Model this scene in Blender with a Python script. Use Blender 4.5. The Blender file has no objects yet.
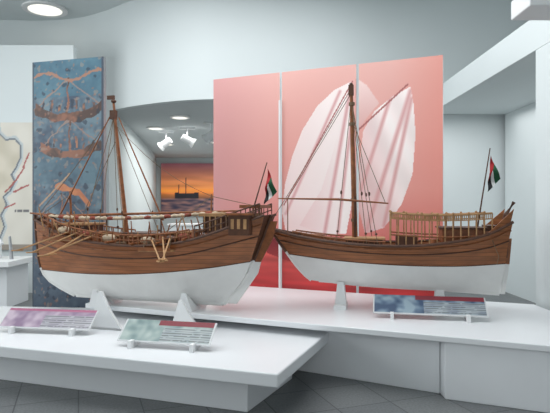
import bpy, math, random
from mathutils import Vector, Matrix, noise
random.seed(4)
S=bpy.context.scene
S.view_settings.view_transform='Standard'
def lin(c):
    return tuple(((x/255)/12.92 if x/255<=.04045 else ((x/255+.055)/1.055)**2.4) for x in c)+(1,)
MATS={}
def mat(name,rgb=(200,200,200),rough=.6,noise_s=0,noise_amt=.15,metal=0,attr=False,bands=0,emit=0):
    if name in MATS: return MATS[name]
    m=bpy.data.materials.new(name); m.use_nodes=True; nt=m.node_tree
    b=nt.nodes['Principled BSDF']; b.inputs['Roughness'].default_value=rough; b.inputs['Metallic'].default_value=metal
    c=lin(rgb); b.inputs['Base Color'].default_value=c
    if attr:
        a=nt.nodes.new('ShaderNodeAttribute'); a.attribute_name='Col'
        nt.links.new(a.outputs['Color'],b.inputs['Base Color'])
        if emit:
            nt.links.new(a.outputs['Color'],b.inputs['Emission Color']); b.inputs['Emission Strength'].default_value=emit
        MATS[name]=m; return m
    elif noise_s:
        tc=nt.nodes.new('ShaderNodeTexCoord'); mp=nt.nodes.new('ShaderNodeMapping')
        if bands: mp.inputs['Scale'].default_value=(.25,1,1.5)
        nt.links.new(tc.outputs['Object'],mp.inputs['Vector'])
        n=nt.nodes.new('ShaderNodeTexNoise'); n.inputs['Scale'].default_value=noise_s; n.inputs['Detail'].default_value=5
        nt.links.new(mp.outputs['Vector'],n.inputs['Vector'])
        r=nt.nodes.new('ShaderNodeValToRGB')
        r.color_ramp.elements[0].position=.3; r.color_ramp.elements[1].position=.7
        r.color_ramp.elements[0].color=tuple(x*(1-noise_amt) for x in c[:3])+(1,)
        r.color_ramp.elements[1].color=tuple(min(1,x*(1+noise_amt)) for x in c[:3])+(1,)
        nt.links.new(n.outputs['Fac'],r.inputs['Fac'])
        out=r.outputs['Color']
        if bands:
            sp=nt.nodes.new('ShaderNodeSeparateXYZ'); nt.links.new(tc.outputs['Object'],sp.inputs[0])
            mu=nt.nodes.new('ShaderNodeMath'); mu.operation='MULTIPLY'; mu.inputs[1].default_value=bands
            nt.links.new(sp.outputs['Z'],mu.inputs[0])
            fr=nt.nodes.new('ShaderNodeMath'); fr.operation='FRACT'; nt.links.new(mu.outputs[0],fr.inputs[0])
            lt=nt.nodes.new('ShaderNodeMath'); lt.operation='LESS_THAN'; lt.inputs[1].default_value=.14
            nt.links.new(fr.outputs[0],lt.inputs[0])
            mx=nt.nodes.new('ShaderNodeMix'); mx.data_type='RGBA'
            nt.links.new(lt.outputs[0],mx.inputs[0]); nt.links.new(out,mx.inputs[6])
            mx.inputs[7].default_value=tuple(x*.6 for x in c[:3])+(1,)
            out=mx.outputs[2]
        nt.links.new(out,b.inputs['Base Color'])
    if emit:
        b.inputs['Emission Color'].default_value=c; b.inputs['Emission Strength'].default_value=emit
    MATS[name]=m; return m

WALL=mat('wall_paint',(214,221,222),.8,.6,.02)
WHITE=mat('white_lacquer',(229,232,235),.35,2,.02)
WHITE2=mat('white_board',(234,236,237),.5,2,.02)
WOOD=mat('teak_planks',(146,88,48),.42,14,.3,bands=26)
WOOD2=mat('teak_spar',(134,80,44),.5,20,.3)
DARK=mat('dark_teak',(80,48,30),.5,20,.3)
PALE=mat('pale_deck',(168,128,86),.6,20,.25)
HULLW=mat('hull_white_paint',(228,228,226),.5,6,.04)
ROPE=mat('rope',(118,98,78),.9,40,.2)
CANVAS=mat('canvas_cream',(196,178,154),.9,30,.2)
REDC=mat('cloth_faded_red',(142,74,60),.9,30,.2)
F_R=mat('flag_red',(165,28,34),.8,10,.1);F_G=mat('flag_green',(20,80,50),.8,10,.1);F_W=mat('flag_white',(225,225,225),.8,10,.05);F_K=mat('flag_black',(22,22,24),.8,10,.1)
PRINT=mat('printed_panel',attr=True,rough=.5)
EMISSIVE=mat('emissive_print',attr=True,rough=.5,emit=.45)  # print whose colours also drive its emission
METAL=mat('brushed_metal',(170,172,175),.35,20,.1,metal=.8)

class MB:
    def __init__(s): s.v=[];s.f=[];s.m=[];s.mats=[]
    def mi(s,m):
        if m not in s.mats: s.mats.append(m)
        return s.mats.index(m)
    def add(s,vs,fs,m):
        o=len(s.v); s.v+= [tuple(v) for v in vs]; k=s.mi(m)
        for f in fs: s.f.append(tuple(i+o for i in f)); s.m.append(k)
    def box(s,c,sz,m,rz=0,ry=0,rx=0):
        R=Matrix.Rotation(rz,3,'Z')@Matrix.Rotation(ry,3,'Y')@Matrix.Rotation(rx,3,'X')
        vs=[Vector(c)+R@Vector((i*sz[0]/2,j*sz[1]/2,k*sz[2]/2)) for i in(-1,1) for j in(-1,1) for k in(-1,1)]
        s.add(vs,[(0,1,3,2),(4,6,7,5),(0,4,5,1),(2,3,7,6),(0,2,6,4),(1,5,7,3)],m)
    def tube(s,pts,r,m,n=8):
        pts=[Vector(p) for p in pts]
        rs=r if isinstance(r,(list,tuple)) else [r]*len(pts)
        vs=[]
        for i,p in enumerate(pts):
            a=pts[max(0,i-1)];b=pts[min(len(pts)-1,i+1)]
            d=(b-a).normalized(); up=Vector((0,0,1)) if abs(d.z)<.9 else Vector((1,0,0))
            x=d.cross(up).normalized(); y=d.cross(x)
            for k in range(n):
                t=2*math.pi*k/n; vs.append(p+(x*math.cos(t)+y*math.sin(t))*rs[i])
        fs=[]
        for i in range(len(pts)-1):
            for k in range(n):
                fs.append((i*n+k,i*n+(k+1)%n,(i+1)*n+(k+1)%n,(i+1)*n+k))
        fs.append(tuple(range(n))[::-1]); fs.append(tuple((len(pts)-1)*n+k for k in range(n)))
        s.add(vs,fs,m)
    def prism(s,poly,z0,z1,m):
        n=len(poly)
        vs=[(x,y,z0) for x,y in poly]+[(x,y,z1) for x,y in poly]
        fs=[tuple(range(n))[::-1],tuple(range(n,2*n))]+[(i,(i+1)%n,n+(i+1)%n,n+i) for i in range(n)]
        s.add(vs,fs,m)
    def plate(s,poly,y0,y1,m):
        """upright plate: poly of (x,z)"""
        n=len(poly)
        vs=[(x,y0,z) for x,z in poly]+[(x,y1,z) for x,z in poly]
        fs=[tuple(range(n)),tuple(range(n,2*n))[::-1]]+[(i,n+i,n+(i+1)%n,(i+1)%n) for i in range(n)]
        s.add(vs,fs,m)
    def ball(s,c,r,m,sc=(1,1,1)):
        vs=[];fs=[];N=10;M=6
        for j in range(M+1):
            ph=math.pi*j/M
            for i in range(N):
                t=2*math.pi*i/N
                vs.append((c[0]+r*sc[0]*math.sin(ph)*math.cos(t),c[1]+r*sc[1]*math.sin(ph)*math.sin(t),c[2]+r*sc[2]*math.cos(ph)))
        for j in range(M):
            for i in range(N): fs.append((j*N+i,(j+1)*N+i,(j+1)*N+(i+1)%N,j*N+(i+1)%N))
        s.add(vs,fs,m)
    def obj(s,name,parent=None,bevel=0,smooth=False,fix=True):
        me=bpy.data.meshes.new(name); me.from_pydata(s.v,[],s.f); 
        for m in s.mats: me.materials.append(m)
        for p,k in zip(me.polygons,s.m): p.material_index=k; p.use_smooth=smooth
        if fix:
            import bmesh
            bm=bmesh.new(); bm.from_mesh(me); bmesh.ops.recalc_face_normals(bm,faces=bm.faces); bm.to_mesh(me); bm.free()
        me.update(); o=bpy.data.objects.new(name,me); S.collection.objects.link(o)
        if parent: o.parent=parent
        if bevel:
            b=o.modifiers.new('bev','BEVEL'); b.width=bevel; b.segments=3; b.limit_method='ANGLE'
        return o
def empty(name,loc=(0,0,0),rz=0):
    e=bpy.data.objects.new(name,None); S.collection.objects.link(e); e.location=loc; e.rotation_euler=(0,0,rz); e.empty_display_size=.1; return e
def interp(x,pts):
    if x<=pts[0][0]: return pts[0][1]
    for (a,b),(c,d) in zip(pts,pts[1:]):
        if x<=c:
            t=(x-a)/(c-a); return b+(d-b)*t
    return pts[-1][1]
def sinterp(x,pts):
    n=len(pts)
    if x<=pts[0][0]: return pts[0][1]
    if x>=pts[-1][0]: return pts[-1][1]
    for i in range(n-1):
        if x<=pts[i+1][0]:
            x0,y0=pts[i];x1,y1=pts[i+1]
            def sl(k):
                if k==0: return (pts[1][1]-pts[0][1])/(pts[1][0]-pts[0][0])
                if k==n-1: return (pts[-1][1]-pts[-2][1])/(pts[-1][0]-pts[-2][0])
                return (pts[k+1][1]-pts[k-1][1])/(pts[k+1][0]-pts[k-1][0])
            h=x1-x0;t=(x-x0)/h
            return (2*t**3-3*t**2+1)*y0+(t**3-2*t**2+t)*h*sl(i)+(-2*t**3+3*t**2)*y1+(t**3-t**2)*h*sl(i+1)

def printed(name,w,h,th,paint,nx,nz,edge,parent=None,face=None):
    """board in local XZ plane, x 0..w, z 0..h, front at y=0 facing -Y"""
    vs=[];fs=[]
    for j in range(nz+1):
        for i in range(nx+1): vs.append((w*i/nx,0,h*j/nz))
    for j in range(nz):
        for i in range(nx):
            a=j*(nx+1)+i; fs.append((a,a+1,a+nx+2,a+nx+1))
    nfront=len(fs); o=len(vs)
    e=.0005
    vs+=[(0,e,0),(w,e,0),(w,e,h),(0,e,h),(0,th,0),(w,th,0),(w,th,h),(0,th,h)]
    fs+=[(o+4,o+7,o+6,o+5),(o,o+4,o+5,o+1),(o+1,o+5,o+6,o+2),(o+2,o+6,o+7,o+3),(o+3,o+7,o+4,o)]
    me=bpy.data.meshes.new(name); me.from_pydata(vs,[],fs); me.materials.append(face or PRINT); me.materials.append(edge)
    for k,p in enumerate(me.polygons): p.material_index=0 if k<nfront else 1
    ca=me.color_attributes.new('Col','FLOAT_COLOR','POINT')
    for k in range(len(vs)):
        x,y,z=vs[k]; c=paint(x,z) if k<o else (200,200,200)
        ca.data[k].color=lin([max(0,min(255,q)) for q in c])
    ob=bpy.data.objects.new(name,me); S.collection.objects.link(ob)
    if parent: ob.parent=parent
    return ob
def mix(a,b,t):
    t=max(0,min(1,t)); return tuple(p+(q-p)*t for p,q in zip(a,b))
def inpoly(x,y,P):
    r=False;n=len(P)
    for i in range(n):
        x1,y1=P[i];x2,y2=P[(i+1)%n]
        if (y1>y)!=(y2>y) and x<(x2-x1)*(y-y1)/(y2-y1)+x1: r=not r
    return r
def nz_(x,y,s,o=0): return noise.noise(Vector((x*s,y*s,o)))
def segd(x,y,a,b):
    dx,dy=b[0]-a[0],b[1]-a[1]; t=max(0,min(1,((x-a[0])*dx+(y-a[1])*dy)/(dx*dx+dy*dy)))
    return math.hypot(x-a[0]-t*dx,y-a[1]-t*dy)

# ================= ROOM =================
def simple(name,fn,bevel=0,smooth=False):
    b=MB(); fn(b); return b.obj(name,bevel=bevel,smooth=smooth)
fm=bpy.data.materials.new('granite_tiles'); fm.use_nodes=True; nt=fm.node_tree; bs=nt.nodes['Principled BSDF']
tc=nt.nodes.new('ShaderNodeTexCoord'); mp=nt.nodes.new('ShaderNodeMapping'); mp.inputs['Rotation'].default_value=(0,0,math.radians(-20))
nt.links.new(tc.outputs['Object'],mp.inputs[0])
br=nt.nodes.new('ShaderNodeTexBrick'); br.offset=0; br.inputs['Scale'].default_value=1
br.inputs['Brick Width'].default_value=.45; br.inputs['Row Height'].default_value=.45; br.inputs['Mortar Size'].default_value=.005
br.inputs['Color1'].default_value=lin((114,117,118)); br.inputs['Color2'].default_value=lin((106,109,111)); br.inputs['Mortar'].default_value=lin((70,72,76))
nt.links.new(mp.outputs[0],br.inputs['Vector'])
nn=nt.nodes.new('ShaderNodeTexNoise'); nn.inputs['Scale'].default_value=60; nt.links.new(tc.outputs['Object'],nn.inputs['Vector'])
mx=nt.nodes.new('ShaderNodeMix'); mx.data_type='RGBA'; mx.blend_type='OVERLAY'; mx.inputs[0].default_value=.5
nt.links.new(br.outputs['Color'],mx.inputs[6]); nt.links.new(nn.outputs['Fac'],mx.inputs[7]); nt.links.new(mx.outputs[2],bs.inputs['Base Color'])
bs.inputs['Roughness'].default_value=.4
CEILZ=5.2
simple('floor',lambda b:b.box((-1,9,-.05),(20,28,.1),fm))
simple('ceiling',lambda b:b.box((-1,9,CEILZ+.05),(20,28,.1),WALL))
simple('wall_left',lambda b:b.box((-10.05,9,2.6),(.1,28,5.2),WALL))
simple('wall_right',lambda b:b.box((5.05,2,2.6),(.1,14,5.2),WALL))
simple('wall_front',lambda b:b.box((-2.5,-4.95,2.6),(15,.1,5.2),WALL))
LIP=3.3
ctrl=[(-10,9.6),(-8,10.1),(-6.3,10.55),(-4.8,10.75),(-3.9,10.6),(-3.2,10.2),(-2.5,9.65),(-1.55,9.15),(-.6,9.05),(.8,9.2),(2.4,9.5),(3.8,9.6),(5,9.6)]
def cr(P,k):
    out=[]
    for i in range(len(P)-1):
        p0=P[max(0,i-1)];p1=P[i];p2=P[i+1];p3=P[min(len(P)-1,i+2)]
        for j in range(k):
            t=j/k
            out.append(tuple(.5*((2*b)+(-a+c)*t+(2*a-5*b+4*c-d)*t*t+(-a+3*b-3*c+d)*t**3) for a,b,c,d in zip(p0,p1,p2,p3)))
    out.append(P[-1]); return out
cc=cr(ctrl,8)
def curved(b,pts,z0,z1,th=.15):
    n=len(pts); vs=[]
    for x,y in pts: vs+=[(x,y,z0),(x,y,z1),(x,y+th,z1),(x,y+th,z0)]
    fs=[]
    for i in range(n-1):
        for k in range(4): fs.append((i*4+k,i*4+(k+1)%4,(i+1)*4+(k+1)%4,(i+1)*4+k))
    fs+=[(0,1,2,3),tuple((n-1)*4+k for k in (3,2,1,0))]
    b.add(vs,fs,WALL)
def sm(o):
    for p in o.data.polygons: p.use_smooth=True
    m=o.modifiers.new('e','EDGE_SPLIT'); m.split_angle=math.radians(35)
o=simple('wall_back_upper',lambda b:curved(b,cc,LIP,CEILZ)); sm(o)
leftp=[p for p in cc if p[0]<-3.1]; rightp=[p for p in cc if p[0]>-.3]
o=simple('wall_back_left',lambda b:curved(b,leftp,0,LIP)); sm(o)
o=simple('wall_back_right',lambda b:curved(b,rightp,0,LIP)); sm(o)
x0,y0=leftp[-1]
pw=cr([(x0,y0+.1),(-3.3,12.2),(-3.65,15),(-4.0,17.5),(-4.4,20)],6)
def pwf(b):
    vs=[]
    for x,y in pw: vs+=[(x,y,0),(x,y,LIP),(x-.15,y,LIP),(x-.15,y,0)]
    fs=[]
    for i in range(len(pw)-1):
        for k in range(4): fs.append((i*4+k,i*4+(k+1)%4,(i+1)*4+(k+1)%4,(i+1)*4+k))
    b.add(vs,fs,WALL)
o=simple('wall_passage',pwf); sm(o)
simple('wall_passage_right',lambda b:b.box((.3,14.8,1.65),(.15,10.6,LIP),WALL))
simple('wall_far',lambda b:b.box((-2.2,20.1,1.65),(5.5,.15,LIP),WALL))
drumcut=[p for p in cc if -3.9<p[0]<.4]
CEILM=mat('soffit_paint',(204,209,210),.9,.6,.03)
simple('ceiling_passage',lambda b:b.prism([(x,y+.16) for x,y in drumcut]+[(.4,20.2),(-4.8,20.2),(-4.8,11.2)],LIP,LIP+.1,CEILM))
simple('wall_partition',lambda b:b.box((-5.6,9.45,2.15),(4.2,.15,4.3),WALL))
simple('beam_right',lambda b:b.box((3.85,5.5,3.3),(2.3,8.0,.36),WALL),bevel=.005)
simple('column_right',lambda b:b.box((3.05,5.15,1.56),(.7,.9,3.12),WALL),bevel=.01)
simple('wall_niche',lambda b:b.box((4.1,7.55,1.56),(.1,3.9,3.12),WALL))
simple('ceiling_duct',lambda b:(b.box((2.02,4.1,3.04),(.32,.32,.15),WHITE2),b.box((2.02,4.1,3.14),(.2,.2,.06),METAL),b.box((2.02,4.1,4.17),(.04,.04,2.06),WHITE2)),bevel=.01)

DL=mat('downlight_glow',(255,250,238),.5,emit=.9); RING=mat('downlight_ring',(235,235,235),.4,5,.02)
def downlight(x,y,z,r,nm='ceiling_downlight'):
    b=MB(); b.tube([(x,y,z-.001),(x,y,z-.03)],r,RING,24); b.tube([(x,y,z-.02),(x,y,z-.034)],r*.75,DL,24); b.obj(nm)
downlight(-2.72,12.3,LIP,.2);downlight(-1.9,10.8,LIP,.2);downlight(-3.1,15.5,LIP,.2);downlight(-1.6,15,LIP,.2)
downlight(-4.3,10.1,CEILZ,.4)
def spot(x,y,yaw):
    b=MB(); b.tube([(x,y,LIP),(x,y,LIP-.22)],.015,WHITE2); b.box((x,y,LIP-.02),(.35,.05,.04),WHITE2)
    d=Vector((math.cos(yaw),.2,-.55)).normalized(); c=Vector((x,y,LIP-.28))
    b.tube([c-d*.14,c-d*.13,c+d*.1,c+d*.17],[.05,.08,.085,.12],WHITE2,16); b.tube([c+d*.165,c+d*.172],.1,DL,16)
    b.obj('track_spotlight')
spot(-2.0,12.3,0.3);spot(-1.35,11.5,2.6);spot(-2.6,12.9,2.6);spot(-1.15,12.6,0)

def sunset(x,z):
    t=z/1.92
    c=mix((90,60,56),(240,142,60),(t-.28)/.18) if t<.5 else mix((242,150,76),(120,72,84),(t-.5)/.5)
    c=tuple(q*(1+.18*nz_(x*.5,z*3,2)) for q in c)
    if abs(x-.95)<.45 and .33<t<.42+.05*(abs(x-.95)): c=(28,26,34)
    if abs(x-.9)<.018 and .4<t<.72: c=(35,30,40)
    if abs(x-.65)<.014 and .4<t<.6: c=(35,30,40)
    if t<.33: c=mix((45,45,66),(150,110,100),.5+nz_(x,z*4,3))
    return c
o=printed('sunset_poster',1.96,1.92,.05,sunset,60,60,WHITE2,face=EMISSIVE); o.location=(-4.2,19.9,1.17)
simple('display_plinth',lambda b:(b.box((-2.5,17.2,.45),(1.6,.8,.9),WHITE),b.box((-2.5,17.2,.93),(1.7,.9,.06),WHITE2)),bevel=.01)

# coastline map: pale sea on the left, hooked peninsula outline with red route marks
coast=[(1.05,2.2),(1.08,2.02),(1.2,1.9),(1.36,1.92),(1.46,1.8),(1.46,1.6),(1.38,1.42),(1.3,1.3),(1.36,1.18),(1.28,1.02),(1.16,.92),(1.22,.78),(1.12,.6),(1.18,.4),(1.1,.2),(1.12,0)]
def mapp(x,z):
    land=inpoly(x,z,coast+[(0,0),(0,2.2)])
    c=mix((220,216,206),(210,205,194),.5+nz_(x,z,3)) if not land else mix((212,204,188),(196,188,170),.5+nz_(x,z,4))
    d=min(segd(x,z,coast[i],coast[i+1]) for i in range(len(coast)-1))
    if d<.014: c=(110,118,128)
    elif d<.05 and not land: c=(188,196,198)
    for (a,b_) in (((1.2,1.0),(1.38,1.2)),((1.38,1.2),(1.52,1.42)),((1.18,.72),(1.36,.8)),((1.34,1.0),(1.6,1.12)),((1.5,1.42),(1.6,1.66))):
        if segd(x,z,a,b_)<.012+.022*max(0,nz_(x,z,14)): c=(168,92,88)
    if 1.36<x<1.6 and .66<z<.70 and nz_(x,0,60)>-.2: c=(110,110,112)
    if z<.1 : c=(150,140,130)
    return c
o=printed('wall_map',2.2,2.2,.04,mapp,150,150,WHITE2); o.location=(-5.85,9.32,.75)
def leftcase(b):
    b.box((-4.9,8.3,.3),(1.9,.7,.6),WHITE); b.box((-4.9,8.25,.66),(2.1,.9,.08),WHITE2)
    for i in range(3): b.box((-5.4+.5*i,8.25,.8),(.3,.3,.2),WHITE2)
    b.tube([(-4.3,8.2,.7),(-4.15,8.2,.95),(-4.25,8.2,1.08),(-4.4,8.2,1.0),(-4.3,8.2,.9)],[.03,.03,.025,.02,.012],WHITE2)
    b.tube([(-4.0,8.2,.7),(-4.03,8.2,1.05)],[.03,.02],METAL)
simple('display_case',leftcase,bevel=.01)

# ================= PLATFORMS =================
def fd(x): return 4.732-.43*x
def bd(x): return 6.66-.43*x
hp=empty('exhibit_platform_high')
b=MB(); b.prism([(-1.96,fd(-1.96)),(2.65,fd(2.65)),(2.65,bd(2.65)),(-1.55,bd(-1.55))],.45,.5,WHITE); b.obj('top_slab',hp,bevel=.008)
b=MB(); b.prism([(-1.5,fd(-1.5)+.45),(.2,fd(.2)+.3),(1.32,fd(1.32)+.16),(1.32,bd(1.32)-.2),(-1.5,bd(-1.5)-.2)],0,.45,WHITE)
b.prism([(1.325,fd(1.325)+.04),(2.6,fd(2.6)+.04),(2.6,bd(2.6)-.2),(1.325,bd(1.325)-.2)],0,.45,WHITE); b.obj('base',hp,bevel=.006)
lp=empty('exhibit_platform_low')
def lf(x): return 3.597-.33*x
b=MB(); b.prism([(-3.0,lf(-3.0)),(.02,lf(.02)),(.5,4.86),(.3,4.98),(-2.0,5.95),(-3.1,6.05)],.29,.385,WHITE); b.obj('top_slab',lp,bevel=.012)
b=MB(); b.prism([(-2.8,lf(-2.8)+.3),(-.2,lf(-.2)+.27),(.15,4.7),(-2.0,5.6),(-2.9,5.7)],0,.29,WHITE); b.obj('base',lp,bevel=.006)

# ================= TRIPTYCH =================
sail1=[(351,82),(335,90),(318,106),(303,130),(292,158),(285,185),(282,212),(286,233),(316,236),(346,234),(352,200),(354,140)]
sail2=[(411,88),(392,98),(374,112),(362,132),(358,170),(358,210),(364,234),(384,228),(402,205),(413,175),(416,135),(414,105)]
sail3=[(357,80),(366,86),(379,104),(368,116),(358,130)]
sail4=[(351,84),(334,150),(322,190),(300,226),(330,236),(347,234),(353,190)]
def p2(x,y): return (interp(x,[(213,0),(283,.98),(361,1.97),(443,2.87)]),1.5+(206-y)/ (84+ (x-320)*.055))
s1,s2,s3,s4=[[p2(*q) for q in P] for P in (sail1,sail2,sail3,sail4)]
seams=[(p2(351,84),p2(325,234),.014),(p2(340,92),p2(286,214),.012),(p2(351,120),p2(338,234),.012)]
seams2=[(p2(411,92),p2(366,230),.016),(p2(412,100),p2(384,226),.014),(p2(390,100),p2(360,190),.014)]
spars=[(p2(408,86),p2(356,132),.010),(p2(356,80),p2(356,250),.014),(p2(352,82),p2(284,205),.008)]
hull=[p2(*q) for q in [(262,236),(300,243),(350,246),(395,240),(392,256),(350,262),(290,262),(268,254)]]
def trip(off):
    def f(x,z):
        X=x+off
        c=mix((212,100,94),(226,158,150),(z-.7)/1.0)
        c=mix(c,(236,182,174),(z-2.0)/1.1)
        c=mix(c,(214,156,156),(.95-X)*.9)
        c=mix(c,(238,146,132),(X-2.3)*.9*(1 if z>1 else .5))
        n=nz_(X,z,.8,1); c=tuple(q*(1+.04*n) for q in c)
        if z<.95:
            c=mix((210,92,86),(180,50,52),(.95-z)*2.2); c=tuple(q*(1+.25*nz_(X*.6,z*5,3)) for q in c)
        if inpoly(X,z,hull): c=mix((150,50,52),(110,36,44),(z-.9)*4)
        if inpoly(X,z,s3): c=mix((224,176,172),(246,220,216),(z-2.4)*1.6)
        if inpoly(X,z,s2):
            k=(X-1.9)/.75; c=mix((218,170,170),(252,238,236),k*1.1+.25+.35*(z-1.8)); c=tuple(q*(1+.03*math.sin((X*1.0+z*.55)*16)) for q in c)
            for a,b_,w in seams2:
                d=segd(X,z,a,b_)
                if d<w*2.5: c=mix((218,162,162),c,d/w/2.5)
        if inpoly(X,z,s1):
            k=(X-.95)/.9; c=mix((240,214,212),(250,236,234),k*1.2+.2); c=mix(c,(228,186,184),(1.6-z)*.7)
            if inpoly(X,z,s4): c=mix((232,190,190),(252,242,240),(X-1.1-(2.9-z)*-.05)*1.4)
            for a,b_,w in seams:
                d=segd(X,z,a,b_)
                if d<w*2.5: c=mix((216,160,162),c,d/w/2.5)
        for a,b_,w in spars:
            if segd(X,z,a,b_)<w: c=(172,102,100)
        return c
    return f
t_ang=math.atan2(5.86-7.0,1.82+.8)
tp=empty('sail_photo_triptych',(-.8,7.02,0),t_ang)
for i in range(3):
    o=printed('panel_%d'%(i+1),.935,3.14,.05,trip(.965*i),110,310,WHITE2,tp); o.location=(.965*i,0,0.01)
b=MB()
b.tube([(.95,-.03,0),(.95,-.03,2.8)],.016,WHITE2)
for i in range(3): b.box((.965*i+.47,.2,.02),(.5,.3,.04),METAL); b.tube([(.965*i+.47,.08,0.02),(.965*i+.47,.08,2.5)],.02,METAL)
b.obj('support_posts',tp)

def ship_glyph(x,z,cx,cz,s):
    X=(x-cx)/s;Z=(z-cz)/s
    if abs(X)<1 and -.22+.25*X*X<Z<.02+.28*X*X: return 1
    if abs(X)<.025 and 0<Z<.95: return 1
    if abs(Z-.9+.75*abs(X))<.022 and Z>.1: return 2
    for k in range(-3,4):
        if abs(X-k*.25)<.035 and .1<Z<.3+.08*math.sin(k*2): return 3
    return 0
def blue(x,z):
    n=nz_(x,z,3,5)+.6*nz_(x,z,9,6)+.4*nz_(x,z,22,8)
    c=mix((66,84,104),(112,136,148),.5+n*.9)
    if z>2.75: c=mix(c,(74,122,142),.6)
    if abs(z-1.95)<.2: c=mix(c,(74,110,126),.4)
    for cx,cz,s in ((.48,2.55,.44),(.5,2.12,.40),(.4,1.3,.36),(.75,1.05,.2)):
        g=ship_glyph(x+.03*nz_(x,z,8,2),z+.03*nz_(x,z,8,3),cx,cz,s*(1+.06*n))
        if g==1: c=mix((146,100,80),(84,64,58),.5+1.6*n)
        if g==2: c=(150,130,122)
        if g==3: c=mix((176,122,92),(60,60,72),.5+n*1.4)
    if segd(x,z,(.35,1.72),(.62,1.66))<.035+.03*nz_(x,z,9,1) or segd(x,z,(.62,1.66),(.75,1.52))<.03: c=mix((206,132,86),(176,106,76),.5+n)
    if segd(x,z,(.1,1.5),(.5,1.86))<.010: c=(180,150,124)
    if abs(z-2.98-.05*math.sin(x*9))<.015+.02*nz_(x,z,20,4): c=(166,124,104)
    if z<1.2: c=mix(c,(62,68,86),.5)
    if nz_(x,z,16,11)>.48: c=mix(c,(168,146,132),.5)
    if nz_(x,z,12,15)<-.45: c=mix(c,(40,50,66),.6)
    if nz_(x,z,26,19)>.5: c=mix(c,(180,116,92),.5)
    if x<.02 or x>.92: c=(70,80,94)
    return c
bp=empty('painting_banner',(-2.83,6.3,0),math.atan2(-.25,.9))
printed('printed_face',.945,3.17,.05,blue,120,380,METAL,bp).location=(0,0,.01)
b=MB(); b.box((.47,.2,.02),(.6,.35,.04),METAL); b.tube([(.47,.08,0.02),(.47,.08,2.6)],.02,METAL); b.obj('stand',bp)

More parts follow.
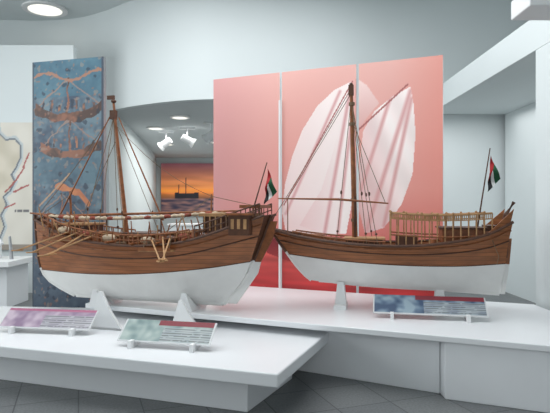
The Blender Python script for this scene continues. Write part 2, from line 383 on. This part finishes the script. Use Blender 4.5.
# ================= SHIPS =================
class Hull:
    def __init__(s,stem,stern,sheer,water,keel,B,tw,mid=.5):
        s.__dict__.update(locals())
    def plan(s,t,h):
        m=s.mid
        if t<m: p=1-(1-t/m)**2.3
        else: p=1-(1-s.tw)*((t-m)/(1-m))**2.6
        if t>m: p*= 1-((t-m)/(1-m))**2*(1-min(1,h)**.9)
        if t<m: p*=1-(1-t/m)**1.5*(1-min(1,h))*.5
        return p
    def z(s,t,k,n1,n2):
        ke,wa,sh=sinterp(t,s.keel),sinterp(t,s.water),sinterp(t,s.sheer)
        return ke+(wa-ke)*k/n1 if k<=n1 else wa+(sh-wa)*(k-n1)/n2
    def pt(s,t,z,side,out=0):
        ke,sh=sinterp(t,s.keel),sinterp(t,s.sheer)
        h=max(0,(z-ke)/(sh-ke)) 
        y=s.B*s.plan(t,h)*min(1.02,(h**.42))+.008
        x0=sinterp(z,s.stem);x1=sinterp(z,s.stern)
        return Vector((x0+(x1-x0)*t,side*(y+out),z))
    def tof(s,u,z):
        x0=sinterp(z,s.stem);x1=sinterp(z,s.stern); return max(0,min(1,(u-x0)/(x1-x0)))
    def at(s,u,side=-1,dz=0,out=0):
        t=u/ (s.stern[-1][1]); 
        for _ in range(4):
            z=sinterp(t,s.sheer)+dz; t=s.tof(u,z)
        p=s.pt(t,min(z,sinterp(t,s.sheer)),side,out); p.z=z; p.x=u; return p
    def build(s,parent,deckdrop):
        NT=56;n1=8;n2=9;b=MB()
        for side in(-1,1):
            vs=[s.pt(i/NT,s.z(i/NT,k,n1,n2),side) for i in range(NT+1) for k in range(n1+n2+1)]
            W=n1+n2+1
            for rng,m in ((range(n1),HULLW),(range(n1,n1+n2),WOOD)):
                b.add(vs,[(i*W+k,i*W+k+1,(i+1)*W+k+1,(i+1)*W+k) for i in range(NT) for k in rng],m)
        L=[s.pt(1,s.z(1,k,n1,n2),-1) for k in range(n1+n2+1)];R=[s.pt(1,s.z(1,k,n1,n2),1) for k in range(n1+n2+1)]
        W=len(L)
        b.add(L+R,[(k,k+1,W+k+1,W+k) for k in range(n1)],HULLW); b.add(L+R,[(k,k+1,W+k+1,W+k) for k in range(n1,n1+n2)],DARK)
        A=[s.pt(i/NT,s.z(i/NT,0,n1,n2),-1) for i in range(NT+1)];C=[s.pt(i/NT,s.z(i/NT,0,n1,n2),1) for i in range(NT+1)]
        b.add(A+C,[(i,i+1,NT+2+i,NT+1+i) for i in range(NT)],HULLW)
        A=[s.pt(0,s.z(0,k,n1,n2),-1) for k in range(W)];C=[s.pt(0,s.z(0,k,n1,n2),1) for k in range(W)]
        b.add(A+C,[(k,k+1,W+k+1,W+k) for k in range(W-1)],WOOD)
        h=b.obj('hull_shell',parent,smooth=True)
        b=MB(); vs=[]
        for i in range(2,NT):
            t=i/NT; z=sinterp(t,s.sheer)-deckdrop
            vs+=[s.pt(t,z,-1,-.004),s.pt(t,z,1,-.004)]
        n=len(vs)//2
        b.add(vs,[(2*i,2*i+1,2*i+3,2*i+2) for i in range(n-1)],PALE); b.obj('deck',parent)
        b=MB()
        def line(fr,r,m,out=.004,a=0,e=1):
            for side in(-1,1):
                P=[]
                for i in range(41):
                    t=a+(e-a)*i/40; wa,sh=sinterp(t,s.water),sinterp(t,s.sheer)
                    P.append(s.pt(t,wa+(sh-wa)*fr,side,out))
                b.tube(P,r,m,6)
        line(1,.014,DARK);line(.8,.009,WOOD2);line(.55,.007,DARK,.002);line(.0,.004,DARK,.001)
        st=[Vector((sinterp(z,s.stem)-.006,0,z)) for z in [s.keel[0][1]+(s.sheer[0][1]+.05-s.keel[0][1])*i/12 for i in range(13)]]
        b.tube([p for p in st if p.z>s.water[0][1]],.018,DARK); b.tube([p for p in st if p.z<=s.water[0][1]+.04],.016,HULLW)
        b.tube([(s.stem[0][1],0,s.keel[0][1]),(s.stern[0][1],0,s.keel[-1][1])],.018,HULLW)
        sp=[Vector((sinterp(z,s.stern)+.01,0,z)) for z in [s.keel[-1][1]+(s.sheer[-1][1]-s.keel[-1][1])*i/12 for i in range(13)]]
        b.tube([p for p in sp if p.z>s.water[-1][1]],.02,DARK); b.tube([p for p in sp if p.z<=s.water[-1][1]+.04],.018,HULLW)
        b.obj('wales_and_keel',parent,smooth=False)
def railing(b,h,u0,u1,dz,hgt,n,side,m=WOOD2,r=.006,mid=False,out=-.01):
    P=[];M=[]
    for i in range(n+1):
        u=u0+(u1-u0)*i/n; p=h.at(u,side,0,out); q=Vector((p.x,p.y,p.z+hgt)); b.tube([p,q],r*.8,m,6); P.append(q); M.append((p+q)/2)
    b.tube(P,r*1.4,m,6)
    if mid: b.tube(M,r,m,6)
def flag(parent,x,y,z,nm='flag'):
    b=MB(); W=8;H=14
    def P(i,j):
        a=i/W; t=j/H
        X=x+.035*t+ .10*(1-a)*(.25+.75*t)*.7 -.05*(a)*t
        Z=z-.02-.19*a*(1-.35*t) -.22*t
        Y=y+.025*math.sin(t*7+a*5)
        return (X,Y,Z)
    vs=[P(i,j) for j in range(H+1) for i in range(W+1)]
    for j in range(H):
        for i in range(W):
            m=F_R if j<5 else (F_G if i<3 else F_W if i<5 else F_K)
            o=j*(W+1)+i; b.add([vs[o],vs[o+1],vs[o+W+2],vs[o+W+1]],[(0,1,2,3)],m)
    o=b.obj(nm,parent,fix=False)
    s=o.modifiers.new('s','SOLIDIFY'); s.thickness=.003
def sag(b,p,q,r=.0033,s=.0,m=ROPE):
    p=Vector(p);q=Vector(q); b.tube([p.lerp(q,i/6)-Vector((0,0,s*math.sin(math.pi*i/6))) for i in range(7)],r,m,5)

# ---- left dhow ----
E=empty('pearling_dhow_model',(-2.56,5.77,0),math.atan2(-.2425,.97))
H1=Hull(stem=[(.56,.5),(.7,.2),(.84,.08),(1.1,.03),(1.42,0)],stern=[(.56,2.12),(.8,2.33),(1.0,2.43),(1.25,2.53),(1.5,2.62)],
 sheer=[(0,1.36),(.08,1.3),(.25,1.19),(.5,1.13),(.68,1.15),(.8,1.22),(.9,1.32),(1,1.42)],
 water=[(0,.83),(.3,.83),(.6,.86),(.85,.92),(1,.98)],keel=[(0,.57),(.5,.555),(1,.55)],B=.34,tw=.62)
H1.build(E,.07)
b=MB()
for sd in(-1,1):
    railing(b,H1,.12,1.0,0,.1,18,sd,mid=True); railing(b,H1,1.15,1.9,0,.1,16,sd,mid=True); railing(b,H1,1.95,2.55,0,.12,14,sd,DARK,mid=True)
b.obj('rails',E)
b=MB()
for i in range(7): 
    u=.3+.26*i; a=H1.at(u,-1,.02,.06);c=H1.at(u,1,.02,.06); b.tube([a,c],.012,WOOD2,6)
b.box((.55,0,1.24),(.34,.3,.14),DARK); b.box((.55,0,1.32),(.4,.36,.02),PALE)
b.box((1.32,0,1.15),(.4,.34,.14),WOOD2); b.box((1.32,0,1.23),(.46,.4,.02),DARK)
b.box((1.72,0,1.18),(.22,.26,.16),DARK); b.box((2.2,0,1.42),(.52,.38,.03),PALE); b.box((2.2,0,1.33),(.44,.36,.16),DARK)
for i in range(9): b.box((2.0+.055*i,-.19,1.34),(.012,.012,.14),PALE)
b.box((2.38,-.27,1.33),(.2,.1,.18),DARK);b.box((2.38,-.27,1.43),(.24,.14,.02),WOOD2)
for i in range(3): b.box((2.32+.06*i,-.322,1.34),(.03,.006,.09),PALE)
b.box((2.45,0,1.5),(.2,.42,.03),WOOD2)
for k in range(5): b.tube([(2.45,-.2+.1*k,1.38),(2.45,-.2+.1*k,1.5)],.008,WOOD2,6)
for (u,y,z) in ((.95,-.15,1.14),(1.05,.1,1.14),(1.58,-.2,1.14),(1.9,-.17,1.2),(.42,-.1,1.22),(.85,-.2,1.15)):
    b.tube([(u,y,z-.04),(u,y,z+.01),(u,y,z+.08)],[.04,.052,.04],WOOD2,12); b.tube([(u,y,z+.082),(u,y,z+.086)],.035,DARK,12)
for (u,y,z) in ((.75,-.22,1.18),(1.5,-.25,1.14),(1.15,-.24,1.12)):
    for q in range(3): 
        b.tube([(u+.05*math.cos(a*.7),y+.05*math.sin(a*.7),z+.014*q) for a in range(10)],.008,ROPE,6)
for k in range(5):
    b.tube([(.3+.05*k,-.16+.03*k,1.27+.012*(k%2)),(1.05+.1*k,-.2+.03*k,1.19+.012*(k%3))],.009,PALE if k%2 else WOOD2,6)
    b.tube([(1.2+.05*k,-.2+.03*k,1.2+.012*(k%2)),(2.0+.05*k,-.2+.03*k,1.27+.012*(k%3))],.009,WOOD2 if k%2 else PALE,6)
rng=random.Random(7)
for k in range(30):
    u=.3+1.7*k/29; y=-.28+.08*rng.random(); z=H1.at(u,-1).z
    b.tube([(u,y,z-.02),(u+rng.uniform(-.08,.08),y-.01,z+rng.uniform(.12,.27))],.006,WOOD2 if k%3 else PALE,6)
for u,c in ((.7,REDC),(1.42,CANVAS),(1.8,REDC),(.5,CANVAS),(1.0,CANVAS),(1.65,DARK)): b.ball((u,-.2,H1.at(u,-1).z+.04),.06,c,(1.4,.8,.7))
b.obj('deck_furniture',E,bevel=.002)
b=MB()
yp=[Vector((.15+2.0*i/30,-.05-.1*math.sin(i*.12),1.40-.04*math.sin(i/30*math.pi)+.0015*i)) for i in range(31)]
for i in range(30):
    b.tube([yp[i],yp[i].lerp(yp[i+1],.5)+Vector((0,0,.004)),yp[i+1]],[.014,.02,.014],CANVAS if i%3 else REDC,8)
b.tube([(-.05,-.02,1.43),(.3,-.05,1.40),(2.3,-.02,1.46)],[.008,.016,.008],WOOD2)
for u in (.3,.9,1.5,2.1): b.tube([(u,-.08,1.14),(u,-.08,1.42)],.009,DARK); b.tube([(u-.04,-.11,1.385),(u+.04,-.05,1.385)],.007,DARK)
b.obj('furled_sail_yard',E)
b=MB()
MT=Vector((.93,0,2.56)); MBt=Vector((1.1,0,1.05))
b.tube([MBt,MBt.lerp(MT,.5),MT],[.026,.02,.012],WOOD2,10)
b.ball(MT+Vector((0,0,.02)),.028,DARK,(1,1,.7)); b.box(MT+Vector((-.03,0,.06)),(.08,.02,.04),DARK); b.box(MT+Vector((.0,0,-.12)),(.06,.05,.09),DARK)
b.tube([(1.98,0,1.15),(2.0,0,1.62)],[.012,.007],WOOD2)
b.tube([(.45,0,1.15),(.42,0,1.66)],[.015,.01],WOOD2)
b.tube([(-.03,0,1.36),(.2,0,1.4)],[.01,.02],DARK)
b.tube([(.96,.05,2.42),(1.47,.03,1.36)],[.006,.010],WOOD2)
b.tube([(.90,-.02,2.42),(.32,-.02,1.42)],[.006,.009],WOOD2)
b.obj('mast',E)
b=MB()
for u,sd in ((.75,-1),(.95,-1),(1.25,-1),(.8,1),(1.3,1)):
    sag(b,MT-Vector((0,0,.15)),H1.at(u,sd,.02))
    p=H1.at(u,sd,.03); b.ball(p.lerp(MT,.06),.014,DARK); b.ball(p.lerp(MT,.2),.012,DARK,(.8,.8,1.6))
sag(b,MT-Vector((0,0,.1)),(.02,0,1.4),s=.03); sag(b,MT-Vector((0,0,.2)),(2.0,0,1.6),r=.0025,s=.1); sag(b,(.97,0,2.2),(.6,-.05,1.4))
sag(b,(.45,0,1.64),(.02,0,1.38));sag(b,(2.0,0,1.6),(2.5,-.1,1.5));sag(b,(2.0,0,1.6),(1.6,-.2,1.25))
b.obj('rigging',E)
b=MB()
for u,du,L in ((.62,-.35,0),(.7,-.25,0),(.78,-.12,0),(.9,-.3,0),(1.5,.28,0),(1.62,.2,0),(1.7,.1,0)):
    a=H1.at(u,-1,.07,-.05); e=H1.at(u,-1,-.05,.34)+Vector((du,0,-.06)); b.tube([a,e],.008,PALE,6)
    d=(e-a).normalized(); b.box(e,(.05,.1,.008),PALE,rz=math.atan2(d.y,d.x)+math.pi/2)
for u in (.5,1.6):
    p=H1.at(u,-1,-.05,.05); b.box(p,(.32,.1,.015),PALE); b.box(p+Vector((0,-.05,.015)),(.32,.01,.03),WOOD2)
    for k in(-.13,.13): b.tube([p+Vector((k,-.02,0)),H1.at(u+k,-1,.06)],.004,ROPE,5)
p=H1.at(.3,-1,-.12,.03); b.tube([p+Vector((0,0,.14)),p],.007,DARK); b.tube([p+Vector((-.07,-.01,.05)),p+Vector((0,0,-.01)),p+Vector((.07,-.01,.05))],.007,DARK)
b.obj('oars_and_gear',E)
b=MB(); b.tube([(2.40,0,1.4),(2.56,0,1.92)],[.008,.005],DARK); b.obj('flag_pole',E); flag(E,2.55,-.005,1.88)
b=MB()
b.plate([(2.14,.56),(2.26,.56),(2.47,.86),(2.50,.97),(2.43,.97),(2.34,.8)],-.012,.012,HULLW)
b.plate([(2.43,.97),(2.50,.97),(2.62,1.2),(2.66,1.36),(2.58,1.36),(2.53,1.2)],-.012,.012,WOOD2); b.obj('rudder',E)
b=MB()
for u in (.85,1.8):
    for sd in(-1,1):
        b.add([(u-.08,sd*.02,.5),(u-.08,sd*.2,.5),(u-.02,sd*.22,.68),(u-.02,sd*.02,.56),(u+.08,sd*.02,.5),(u+.08,sd*.2,.5),(u+.02,sd*.22,.68),(u+.02,sd*.02,.56)],
        [(0,1,2,3),(4,7,6,5),(0,4,5,1),(1,5,6,2),(2,6,7,3),(3,7,4,0)],WHITE2)
b.obj('cradle',E)

# ---- right dhow ----
E2=empty('trading_dhow_model',(-.05,5.51,0),math.atan2(-.196,.9806))
H2=Hull(stem=[(.72,.5),(.78,.40),(.9,.28),(1.02,.19),(1.28,0),(1.34,-.04)],stern=[(.68,2.2),(.95,2.24),(1.2,2.26),(1.48,2.30)],
 sheer=[(0,1.275),(.12,1.21),(.35,1.15),(.6,1.14),(.8,1.19),(.92,1.26),(1,1.36)],
 water=[(0,1.02),(.2,.985),(.5,.955),(.8,.95),(1,.97)],keel=[(0,.76),(.15,.725),(.4,.7),(1,.68)],B=.3,tw=.6)
H2.build(E2,.07)
b=MB()
for sd in(-1,1):
    railing(b,H2,.25,1.15,0,.035,18,sd)
    P=[]
    for i in range(14):
        u=1.2+.9*i/13; p=H2.at(u,sd,0,-.02); zt=1.44-.02*math.sin(i/13*math.pi); q=Vector((p.x,p.y,zt)); b.tube([p,q],.007,PALE,6); P.append(q)
        if i%2==0: b.ball((p.x,p.y,zt+.012),.012,PALE)
    b.tube(P,.01,PALE,6); b.tube([p-Vector((0,0,.05)) for p in P],.006,PALE,6)
    b.tube([p-Vector((0,0,.2)) for p in P],.008,WOOD2,6)
    for i in range(52):
        f=i/51*13; k=min(12,int(f)); a=P[k].lerp(P[k+1],f-k); b.tube([a,a-Vector((0,0,.05))],.004,PALE,5)
for i in range(0,14,2):
    u=1.2+.9*i/13; p=H2.at(u,-1,0,-.02);q=H2.at(u,1,0,-.02); b.tube([(p.x,p.y,1.43),(q.x,q.y,1.43)],.007,PALE,6)
b.obj('quarterdeck_frame',E2)
b=MB()
b.box((.95,0,1.15),(.35,.28,.07),DARK); b.box((.95,0,1.19),(.4,.32,.015),PALE)
b.box((.45,0,1.19),(.2,.18,.07),WOOD2); b.box((1.85,0,1.23),(.36,.34,.12),WOOD2); b.box((1.85,0,1.3),(.42,.4,.015),DARK)
b.box((1.35,0,1.17),(.2,.22,.1),DARK)
for sd in(-1,1):
    p=H2.at(2.0,sd,.0,.0); q=H2.at(2.26,sd,0,0)
    b.add([p,q,q+Vector((.03,0,.13)),p+Vector((.05,0,.02)),p+Vector((0,-sd*.015,0)),q+Vector((0,-sd*.015,0)),q+Vector((.03,-sd*.015,.13)),p+Vector((.05,-sd*.015,.02))],
     [(0,1,2,3),(4,7,6,5),(0,4,5,1),(1,5,6,2),(2,6,7,3),(3,7,4,0)],WOOD)
b.box((2.12,0,1.3),(.1,.3,.05),DARK)
for u,y in ((.7,-.15),(1.6,-.1),(.6,.1)): b.tube([(u,y,1.08),(u,y,1.13),(u,y,1.19)],[.03,.042,.032],WOOD2,12)
b.tube([(2.22,0,1.2),(2.26,0,1.42),(2.33,0,1.54)],[.03,.026,.016],DARK)
b.tube([(.06,0,1.24),(-.08,0,1.33)],[.022,.014],DARK)
b.obj('deck_furniture',E2,bevel=.002)
b=MB(); M2=Vector((.82,0,2.67)); B2=Vector((.86,0,1.08))
b.tube([B2,B2.lerp(M2,.6),M2],[.028,.023,.016],WOOD2,12); b.box(M2-Vector((0,0,.02)),(.05,.05,.1),DARK); b.ball(M2+Vector((0,0,.04)),.018,DARK)
b.tube([(.86,-.03,1.1),(.86,-.03,1.6)],.012,DARK)
for zz in (1.35,1.55,2.3,2.5): b.tube([(.85-.02*(zz-1.3),0,zz),(.85-.02*(zz-1.3),0,zz+.03)],.03,ROPE,12)
b.obj('mast',E2)
b=MB(); b.tube([(.1,-.1,1.58),(.7,-.1,1.57),(1.18,-.1,1.53)],[.006,.012,.007],WOOD2)
b.tube([(.2,-.1,1.22),(.2,-.1,1.58)],.005,WOOD2)
b.obj('yard',E2)
b=MB()
for u,sd in ((.98,-1),(1.08,-1),(.7,-1),(1.02,1)):
    sag(b,M2-Vector((0,0,.1)),H2.at(u,sd,.02)); p=H2.at(u,sd,.03); b.ball(p.lerp(M2,.3),.013,DARK,(.8,.8,1.6)); b.ball(p.lerp(M2,.05),.012,DARK)
sag(b,M2,(-.02,0,1.3),s=.02); sag(b,M2-Vector((0,0,.05)),(.2,-.1,1.58)); sag(b,M2-Vector((0,0,.3)),(1.15,-.1,1.54))
b.tube([(2.1,-.2,1.2),(2.15,-.25,1.05),(2.13,-.26,.98)],.003,ROPE)
b.obj('rigging',E2)
b=MB(); b.tube([(2.0,0,1.25),(2.12,0,2.05)],[.008,.005],DARK); b.obj('flag_pole',E2); flag(E2,2.11,-.005,2.0)
b=MB()
for u in (.72,1.66):
    for sd in(-1,1):
        b.add([(u-.06,sd*.02,.5),(u+.06,sd*.02,.5),(u+.03,sd*.02,.70),(u-.03,sd*.02,.70),(u-.06,sd*.045,.5),(u+.06,sd*.045,.5),(u+.03,sd*.07,.76),(u-.03,sd*.07,.76)],
        [(0,1,2,3),(4,7,6,5),(0,4,5,1),(1,5,6,2),(2,6,7,3),(3,7,4,0)],WHITE2)
    b.box((u,0,.52),(.12,.3,.04),WHITE2)
b.obj('cradle',E2)
b=MB(); b.plate([(2.19,.68),(2.25,.68),(2.29,.96),(2.23,.96)],-.012,.012,HULLW); b.plate([(2.23,.96),(2.29,.96),(2.31,1.2),(2.26,1.2)],-.012,.012,WOOD2); b.obj('rudder',E2)

# ================= LABELS & wedges ============
def label(x,y,z,w,rz,kind):
    e=empty('info_label_stand',(x,y,z),rz)
    def pa(X,Z):
        n=nz_(X,Z,8,kind*3)+.5*nz_(X,Z,20,kind)
        if kind==0: c=mix((138,116,142),(192,176,190),.5+n)
        elif kind==1: c=mix((110,134,134),(172,186,182),.5+n)
        else: c=mix((48,74,106),(138,160,174),.5+n*1.2)
        if kind>0 and X>w*.38 and Z>.165: c=(124,28,44)
        if kind==0 and Z>.19: c=(170,100,130)
        if X>w*.45 and Z<.15: 
            c=mix(c,(176,182,186),.7)
            if (Z*45)%1<.45 and nz_(X,Z*20,30)>-.3: c=tuple(q*.7 for q in c)
        if X<.012 or X>w-.012 or Z<.008: c=(205,208,210)
        return c
    o=printed('label_board',w,.22,.012,pa,140,36,WHITE2,e); o.location=(-w/2,0,.05); o.rotation_euler=(math.radians(-52),0,0)
    b=MB()
    for sx in(-w*.33,w*.33):
        b.add([(sx-.01,-.03,0),(sx-.01,.17,0),(sx-.01,.17,.165),(sx-.01,-.0,.04),(sx+.01,-.03,0),(sx+.01,.17,0),(sx+.01,.17,.165),(sx+.01,0,.04)],
        [(0,1,2,3),(4,7,6,5),(0,4,5,1),(1,5,6,2),(2,6,7,3),(3,7,4,0)],WHITE2)
        b.box((sx,-.02,.03),(.03,.06,.06),WHITE2)
    b.obj('legs',e)
label(-2.03,4.72,.385,.86,-.15,0)
label(-.88,4.22,.385,.78,-.22,1)
label(1.36,4.75,.5,.98,-.2,2)
def wedge(x,y,z,rz,w=.3,h=.32):
    e=MB(); e.plate([(-w/2,0),(w/2,0),(w*.1,h*.55),(-w*.12,h),(-w*.22,h)],-.015,.015,WHITE2)
    e.box((0,.06,.01),(w,.15,.02),WHITE2)
    o=e.obj('white_chock'); o.location=(x,y,z); o.rotation_euler=(0,0,rz)
wedge(-1.53,4.9,.385,-.3,.34,.34); wedge(-.80,4.86,.385,-.3,.3,.27)

# ================= LIGHT =================
def area(name,loc,rot,sx,sy,p,col=(1,1,1)):
    l=bpy.data.lights.new(name,'AREA'); l.shape='RECTANGLE'; l.size=sx; l.size_y=sy; l.energy=p; l.color=col
    o=bpy.data.objects.new(name,l); S.collection.objects.link(o); o.location=loc; o.rotation_euler=[math.radians(a) for a in rot]; return o
area('overhead_fill',(-1,5.5,5.15),(0,0,0),6,5,290,(.98,.99,1))  # unseen area light added below the closed ceiling as main room light
area('left_fill',(-9.6,4,2.8),(0,-90,0),3.5,6,350,(.95,.99,1))  # added area light at the left; that wall has no opening
area('front_fill',(1,-4.7,2.8),(90,0,0),6,3,100,(.97,.99,1))  # added area light behind the camera, in front of a solid wall
area('passage_lamp',(-2,15,3.2),(0,0,0),2,6,150,(1,.99,.97))
area('niche_fill',(3.3,7.6,3.05),(0,0,0),1.2,3.0,24,(1,1,1))  # unseen light added to brighten the recess behind the column
w=bpy.data.worlds.new('world'); S.world=w; w.use_nodes=True; w.node_tree.nodes['Background'].inputs[0].default_value=(.6,.7,.8,1); w.node_tree.nodes['Background'].inputs[1].default_value=.3

cam=bpy.data.cameras.new('camera'); cam.lens=540/550*36; cam.sensor_width=36
co=bpy.data.objects.new('camera',cam); S.collection.objects.link(co); co.location=(0,0,1.5); co.rotation_euler=(math.radians(90),0,0); S.camera=co
